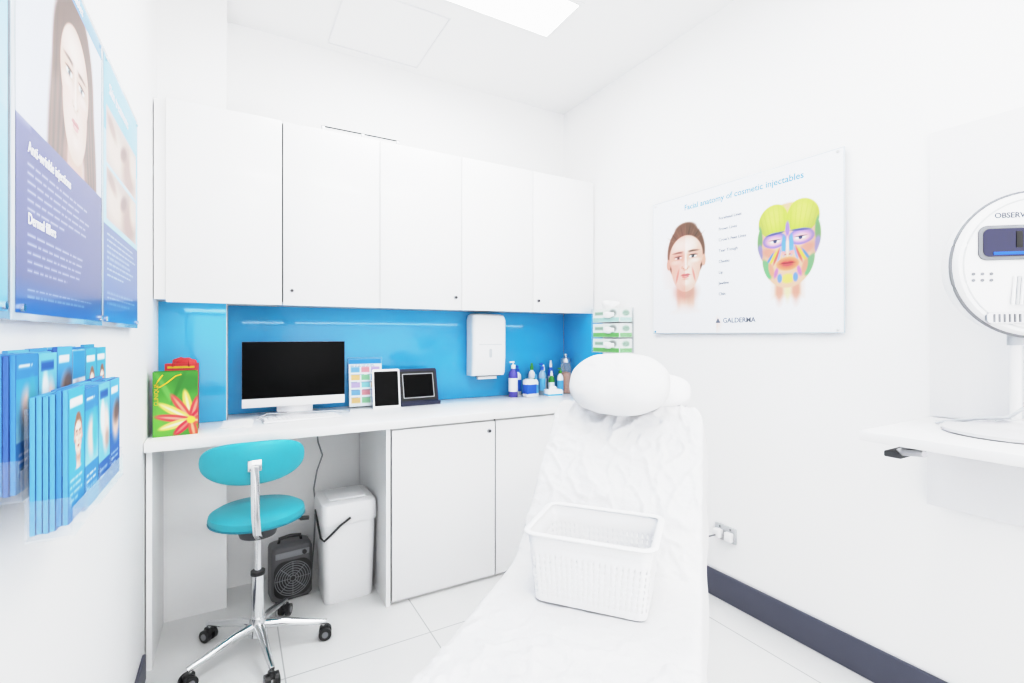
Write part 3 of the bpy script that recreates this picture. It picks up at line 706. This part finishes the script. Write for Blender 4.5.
# ------------------------------------------------------------------ glove box holder
e = thing('glove_box_holder', 'clear wall holder for glove boxes beside the cabinets', 'holder', (XR-.001, 2.39, 1.235), -PI/2)
b = B(); b.box(-.135, .135, -.004, 0, 0, .29, CLEAR)
for z in (0, .096, .192): b.box(-.135, .135, -.118, -.004, z, z+.003, CLEAR)
b.box(-.135, -.132, -.118, -.004, 0, .288, CLEAR); b.box(.132, .135, -.118, -.004, 0, .288, CLEAR); b.obj('frame', e)
for i, z in enumerate((.004, .100, .196)):
    c = Canvas(.25, .085, .005, (228, 234, 229)); c.rect(0, .25, 0, .026, (120, 184, 110) if i < 2 else (176, 208, 200)); c.rect(.02, .10, .045, .065, (130, 160, 138), .8); c.ell(.19, .055, .035, .022, (146, 153, 149), .6); c.words(.12, .16, .07, 3, .012, (120, 150, 130), .6, i)
    g = thing('glove_box', ['white and green disposable glove box in the holder', 'white and green disposable glove box in the holder', 'white glove box at the top of the holder'][i], 'glove box', (XR-.007, 2.39, 1.235+z), -PI/2, 'glove boxes in the wall holder')
    b = B(); b.box(-.127, .127, -.106, -.002, 0, .088, WPAP, .001); b.obj('carton', g)
    c.mesh('print', PRINTM, g, T(0, -.1072, .0015))
    c2_ = Canvas(.10, .085, .005, (236, 240, 236)); c2_.rect(0, .10, 0, .026, (120, 184, 110) if i < 2 else (176, 208, 200)); c2_.ell(.05, .055, .03, .018, (140, 170, 148), .6)
    c2_.mesh('print', PRINTM, g, T(.1282, -.054, .0015) @ RZ(90))
    b = B(); b.sup(.05, .012, .02, WPAP, .9, .9, 20, 10, T(.03, -.110, .045), lambda v: v*(1+.4*noise.noise(v*50))); b.obj('glove', g, 'white glove poking out')
b = B(); b.sup(.07, .035, .028, WPAP, .8, .8, 28, 14, None, lambda v: v*(1+.35*noise.noise(v*28)))
single(b, 'folded_cloth', 'crumpled white wipes lying on the top glove box', 'cloth', (XR-.06, 2.40, 1.235+.31), -PI/2)

# ------------------------------------------------------------------ bottles on worktop
def bottle(loc, h, r, body, cap, lab, pump=False, lblm=None, grp='bottles on the worktop'):
    e = thing('bottle', lab, 'bottle', loc, 0, grp)
    b = B(); b.lathe([(0, 0), (r*.92, 0), (r, .006), (r, h*.62), (r*.85, h*.70), (r*.42, h*.77), (r*.4, h*.80), (0, h*.80)], body, 28); b.obj('body', e)
    b = B(); b.cyl((0, 0, h*.79), (0, 0, h*.9), r*.5, cap, seg=20)
    if pump:
        b.cyl((0, 0, h*.88), (0, 0, h*.97), r*.15, cap, seg=12); b.box(-r*.9, r*.25, -r*.2, r*.2, h*.95, h, cap, .002)
    else: b.cyl((0, 0, h*.88), (0, 0, h), r*.42, cap, r*.3, seg=20)
    b.obj('cap', e)
    if lblm:
        b = B(); b.lathe([(r*1.01, h*.15), (r*1.015, h*.16), (r*1.015, h*.52), (r*1.01, h*.53)], lblm, 28); b.obj('label_wrap', e)
bottle((1.67, 2.90, ZT), .245, .032, PURP, WPL, 'purple liquid pump bottle with white label', True, WPAP)
bottle((1.84, 2.93, ZT), .225, .025, WPL, GREEN, 'white bottle with green cap and label', False, GREEN)
bottle((1.895, 2.88, ZT), .225, .024, CLEARB, BLUEP, 'clear bottle with blue pump top', True, SKYP)
bottle((1.945, 2.94, ZT), .21, .024, SKYP, WPL, 'sky blue bottle with white cap', False, WPAP)
bottle((1.735, 2.95, ZT), .21, .026, WPL, BLUEP, 'white bottle with blue spray top', True, BLUEP)
bottle((1.965, 2.865, ZT), .17, .022, GREEN, WPL, 'small green bottle with white cap', False, WPAP)
bottle((2.03, 2.85, ZT), .19, .023, WPL, GREEN, 'small white bottle with green pump top', True, SKYP)
bottle((2.01, 2.94, ZT), .24, .022, BLUEP, WPL, 'tall blue bottle with white cap', False, WPAP)
bottle((1.83, 2.86, ZT), .15, .018, WPL, SKYP, 'tiny white bottle with pale blue cap', False, SKYP)
e = thing('wipes_packet', 'blue and white packet of wipes on the worktop', 'wipes', (1.765, 2.84, ZT), .1)
b = B(); b.box(-.04, .04, -.03, .03, 0, .12, WPL, .010); b.box(-.041, .041, -.031, .031, .02, .09, BLUEP, .007); b.obj('packet', e)
b = B(); b.box(-.025, .025, -.02, .02, .119, .125, WPL, .002); b.obj('lid', e)
e = thing('tissue_box', 'flat white and blue tissue box on the worktop', 'box', (1.92, 2.78, ZT), -.1)
b = B(); b.box(-.055, .055, -.035, .035, 0, .05, WPAP, .003); b.box(-.0555, .0555, -.0355, .0355, .008, .02, SKYP, .001); b.obj('carton', e)
b = B(); b.sup(.03, .012, .02, WPAP, .9, .9, 20, 10, T(0, 0, .054)); b.obj('tissue', e)
e = thing('glass_jar', 'clear glass jar with metal lid beside the bottles', 'jar', (2.10, 2.88, ZT))
b = B(); b.lathe([(0, 0), (.036, 0), (.040, .01), (.040, .19), (.034, .21), (.032, .225), (0, .225)], GLASS, 32); b.obj('body', e)
b = B(); b.lathe([(0, .004), (.035, .004), (.036, .15), (0, .16)], COTTON, 24); b.obj('contents', e, 'brownish cotton contents')
b = B(); b.lathe([(0, .225), (.036, .225), (.037, .24), (.034, .255), (.010, .262), (.008, .268), (.013, .278), (.010, .288), (0, .29)], STEEL, 32); b.obj('lid', e)

# ------------------------------------------------------------------ gift bags
e = thing('gift_bag', 'green paper gift bag with a red and yellow flower', 'gift bag', (-.215, 2.525, ZT), math.radians(4))
wb, hb, db = .158, .270, .075
b = B(); t = bmesh.new()
p = [(-wb/2, -db/2), (wb/2, -db/2), (wb/2, 0), (wb/2, db/2), (-wb/2, db/2), (-wb/2, 0)]
lo = [t.verts.new((x, y, 0)) for x, y in p]; hi = [t.verts.new((x*(.93 if y == 0 else 1), y, hb)) for x, y in p]
t.faces.new(lo)
for i in range(6): t.faces.new((lo[i], lo[(i+1) % 6], hi[(i+1) % 6], hi[i]))
b.add(t, GREEN, False); b.obj('bag_body', e)
c = Canvas(wb-.002, hb-.002, .0020, (84, 160, 62))
c.ell(.04, .06, .06, .09, (112, 180, 76), .6); c.ell(.12, .22, .05, .04, (64, 138, 54), .7); c.ell(.045, .19, .010, .08, (112, 182, 88), .8, 1, 25); c.ell(.09, .21, .008, .07, (60, 130, 50), .8, 1, -20)
fx, fy = .132, .062
for a, L_, cc, c2 in ((100, .125, (240, 208, 104), (250, 240, 190)), (75, .10, (228, 74, 82), (250, 160, 140)), (45, .07, (226, 54, 78), (248, 130, 120)), (-10, .06, (236, 100, 84), (250, 190, 150)), (122, .125, (232, 84, 84), (250, 170, 140)), (146, .130, (242, 216, 116), (252, 244, 200)), (170, .120, (230, 80, 86), (250, 170, 150)), (196, .11, (242, 214, 126), (252, 244, 210)), (225, .08, (226, 58, 78), (248, 140, 130)), (280, .08, (236, 96, 80), (250, 190, 150))):
    A_ = math.radians(a); c.ell(fx+L_*.5*math.cos(A_), fy+L_*.5*math.sin(A_), L_*.55, .0155, cc, .3, 1, a); c.ell(fx+L_*.5*math.cos(A_), fy+L_*.5*math.sin(A_), L_*.42, .005, c2, .8, .9, a)
c.ell(fx, fy, .015, .015, (250, 226, 90), .4)
c.mesh('print', PRINTM, e, T(0, -db/2-.0008, .001))
b = B(); b.text('CLINIQUE', .020, YEL, T(-.060, -db/2-.0016, .13) @ RY(-90)); b.obj('lettering', e)
b = B()
b.tube([(-.045, -db/2-.003, hb-.012), (-.060, -db/2-.012, hb-.035), (-.070, -db/2-.014, hb-.055), (-.055, -db/2-.014, hb-.062), (-.03, -db/2-.010, hb-.045), (.0, -db/2-.006, hb-.018), (.02, -db/2-.003, hb-.012)], .0028, YEL, 8); b.obj('handle', e, 'yellow cord handle')
e = thing('gift_bag', 'red paper gift bag behind the green bag', 'gift bag', (-.200, 2.625, ZT), math.radians(-4))
b = B(); b.box(-.060, .060, -.03, .03, 0, .298, RED, .001)
b.obj('bag_body', e)
b = B(); b.sup(.045, .02, .022, RED, .9, .9, 20, 10, T(0.01, 0, .300), lambda v: v*(1+.3*noise.noise(v*60))); b.obj('tissue_paper', e)
b = B(); b.tube([(-.03, -.032, .285), (-.028, -.035, .315), (0, -.036, .325), (.028, -.035, .315), (.03, -.032, .285)], .0028, RED, 8); b.obj('handle', e)
b = B(); b.box(-.05, .05, -.0315, -.030, .278, .287, YEL); b.obj('ribbon', e, 'yellow ribbon')

# ------------------------------------------------------------------ socket
e = thing('power_socket', 'white double wall socket with a plugged in adapter', 'socket', (XR, 1.60, .345), -PI/2)
b = B(); b.box(-.06, .06, -.010, 0, -.04, .04, LGREY, .004)
for x in (-.03, .03): b.box(x-.004, x+.004, -.0115, -.009, .022, .032, MGREY)
b.obj('plate', e)
b = B(); b.box(-.05, -.008, -.045, -.010, -.025, .018, WPL, .006); b.obj('plug', e)
b = B(); b.box(.010, .05, -.038, -.010, -.028, .016, WPL, .006); b.obj('plug', e)
b = B(); b.tube([(-.03, -.045, -.01), (-.05, -.07, -.02), (-.09, -.07, -.055), (-.12, -.04, -.075), (-.16, -.03, -.05), (-.17, -.02, .0)], .0035, MGREY, 8); b.obj('cord', e)

# ------------------------------------------------------------------ treatment chair
ang = math.atan2(-.78, .62); O = (.61, .857, 0)
e = thing('treatment_chair', 'white reclined treatment chair covered with paper sheet', 'treatment chair', O, ang)
YZ = Matrix(((0, 0, 1, 0), (1, 0, 0, 0), (0, 1, 0, 0), (0, 0, 0, 1)))
def slab(name, pts, w):
    b = B(); b.prism(pts, -w, w, VINYLW, .025, YZ); return b.obj(name, e)
slab('seat', [(-.12, .51), (.47, .51), (.52, .58), (.46, .602), (-.12, .602)], .255)
slab('leg_rest', [(-.70, .50), (-.13, .51), (-.13, .602), (-.70, .60)], .255)
slab('backrest', [(.50, .56), (.60, .55), (1.01, .93), (.985, 1.026), (.93, 1.026), (.50, .634)], .245)
b = B(); b.box(-.25, .25, -.45, .45, 0.002, .06, VINYLW, .02); b.obj('base', e)
b = B(); b.box(-.12, .12, -.20, .22, .06, .40, VINYLW, .02); b.box(-.18, .18, -.3, .45, .40, .50, VINYLW, .02); b.obj('column', e)
b = B(); b.sup(.19, .05, .080, VINYLW, .6, .7, 48, 24, T(.050, 1.0, 1.122) @ RX(-40)); b.obj('headrest', e, 'white padded headrest')

# sheet
pp = [(-.80, .45), (-.79, .55), (-.74, .615), (-.60, .622), (-.2, .622), (.20, .622), (.38, .624), (.46, .637), (.53, .69), (.65, .80), (.80, .938), (.92, 1.052), (.955, 1.066), (.99, 1.060), (1.02, 1.0), (1.045, .93), (1.05, .85)]
P = []
for i in range(len(pp)-1):
    p0 = Vector(pp[max(i-1, 0)]); p1 = Vector(pp[i]); p2 = Vector(pp[i+1]); p3 = Vector(pp[min(i+2, len(pp)-1)])
    n_ = max(2, int((p2-p1).length/.007))
    for k in range(n_):
        t_ = k/n_; P.append(.5*((2*p1)+(-p0+p2)*t_+(2*p0-5*p1+4*p2-p3)*t_*t_+(-p0+3*p1-3*p2+p3)*t_**3))
P.append(Vector(pp[-1]))
t = bmesh.new(); rows = []; NC = 130; arc = 0
for i, q in enumerate(P):
    if i: arc += (q-P[i-1]).length
    a_ = P[max(i-1, 0)]; b_ = P[min(i+1, len(P)-1)]; d = (b_-a_).normalized(); nrm = Vector((-d.y, d.x))
    if nrm.y < 0 and q.x < .9: nrm = -nrm
    s_ = q.x
    hw = .284
    if s_ > .9: hw = .284-.22*max(0, (s_-.90))
    row = []
    for j in range(NC+1):
        cc = -1+2*j/NC; aq = abs(cc); sg = 1 if cc >= 0 else -1
        dropmax = .14 if s_ < .9 else .10
        if aq < .74: l = (hw-.02)*aq/.74; dr = 0
        elif aq < .82:
            th = (aq-.74)/.08*PI/2; l = hw-.02+.02*math.sin(th); dr = .02*(1-math.cos(th))
        else:
            f_ = (aq-.82)/.18; l = hw+.014*f_+.003*math.sin(arc*26+cc*3)*f_; dr = .02+dropmax*f_
        X_ = cc*.34; Y_ = arc
        nz_ = noise.noise(Vector((X_*6, Y_*4, 1.3)))*.007
        w1_ = noise.noise(Vector((X_*7, Y_*7, 5.5)))*.05
        r1 = 1-abs(noise.noise(Vector(((X_+w1_)*9, (Y_+w1_)*7, 9.1))))*6
        r2 = 1-abs(noise.noise(Vector(((X_-Y_*.7)*8, (Y_+X_*.7)*11, 2.1))))*7
        r3 = 1-abs(noise.noise(Vector(((X_+Y_*.8)*17, (Y_-X_*.8)*13, 6.7))))*6
        nz_ += max(0, r1)*.0095+max(0, r2)*.0080+max(0, r3)*.0040
        k_ = 1 if aq < .8 else .40
        if .10 < s_ < .47 and aq < .8: nz_ *= .25
        elif s_ <= .10 and aq < .8: nz_ *= .7
        base = q - nrm*dr + nrm*(nz_*k_+.004)
        row.append(t.verts.new((sg*l, base.x, base.y)))
    rows.append(row)
for A_, C_ in zip(rows, rows[1:]):
    for k in range(NC): t.faces.new((A_[k], A_[k+1], C_[k+1], C_[k]))
b = B(); b.add(t, SHEET, True)
o = single(b, 'paper_sheet', 'creased white disposable sheet draped over the treatment chair', 'sheet', O, ang, sharp=180)
# pillow
def pil(v):
    r_ = 1+.03*noise.noise(Vector((v.x*9, v.y*9, v.z*6))); fl = 1+.03*abs(v.x/.2)*abs(v.y/.13)
    return Vector((v.x*r_*fl, v.y*r_*fl, v.z*(1+.10*noise.noise(Vector((v.x*14, v.y*12, 3))))+.002*noise.noise(v*40)))
b = B(); b.sup(.190, .132, .088, PILLOW, .86, .90, 96, 48, RX(43), pil)
single(b, 'pillow', 'plump white pillow resting on the chair backrest', 'pillow', tuple(Vector(O)+Matrix.Rotation(ang, 3, 'Z') @ Vector((-.018, .875, 1.164))), ang, sharp=180)

# ------------------------------------------------------------------ basket
BW = mat('basket_plastic', (.85, .85, .86, 1), .4, var=.005)
cb = Vector(O)+Matrix.Rotation(ang, 3, 'Z') @ Vector((.005, .345, .633))
e = thing('storage_basket', 'white perforated plastic basket on the treatment chair', 'basket', tuple(cb), ang)
hB = .185
def per(w, h, r, n, z):
    pts = rr(w, h, r, z, 8); pts.append(pts[0]); L_ = [0]
    for a_, b_ in zip(pts, pts[1:]): L_.append(L_[-1]+math.dist(a_, b_))
    out = []; j = 0
    for k in range(n):
        d_ = L_[-1]*k/n
        while L_[j+1] < d_: j += 1
        f_ = (d_-L_[j])/max(1e-9, L_[j+1]-L_[j]); out.append(tuple(pts[j][m_]+(pts[j+1][m_]-pts[j][m_])*f_ for m_ in range(3)))
    return out
NB = 288
zs = [0, .018]
while zs[-1] < hB-.05: zs += [zs[-1]+.0095, zs[-1]+.0095+.0075]
nsl = len(zs)-1; zs.append(hB)
t = bmesh.new(); R_ = []
for z in zs:
    f_ = z/hB; R_.append([t.verts.new(p_) for p_ in per(.298+.032*f_, .212+.030*f_, .026, NB, z)])
for i in range(len(zs)-1):
    slot = (i % 2 == 1) and i < nsl
    for k in range(NB):
        if slot and k % 4 == 0: continue
        t.faces.new((R_[i][k], R_[i][(k+1) % NB], R_[i+1][(k+1) % NB], R_[i+1][k]))
t.faces.new(R_[0])
b = B(); b.add(t, BW, True); o = b.obj('body', e)
sm = o.modifiers.new('s', 'SOLIDIFY'); sm.thickness = .0022; sm.offset = 0
b = B(); b.tube([Vector(p_) for p_ in per(.338, .250, .030, 96, hB)], .009, BW, 12, closed=True, rz=.0045)
b.tube([Vector(p_) for p_ in per(.328, .240, .028, 96, hB-.03)], .002, BW, 8, closed=True); b.obj('rim', e, 'wide rolled rim')

# ------------------------------------------------------------------ lights, world, camera
w = bpy.data.worlds.new('world'); scene.world = w; w.use_nodes = True
bg = w.node_tree.nodes['Background']; bg.inputs[0].default_value = (1, 1, 1, 1); bg.inputs[1].default_value = 2.0

cam = bpy.data.cameras.new('camera'); co = bpy.data.objects.new('camera', cam); COL.objects.link(co)
co.location = (0, 0, 1.35); co.rotation_euler = (PI/2, 0, math.radians(-29.8))
cam.sensor_width = 36; cam.lens = 486/1024*36; cam.shift_y = -6.5/1024; cam.clip_start = .02
scene.camera = co
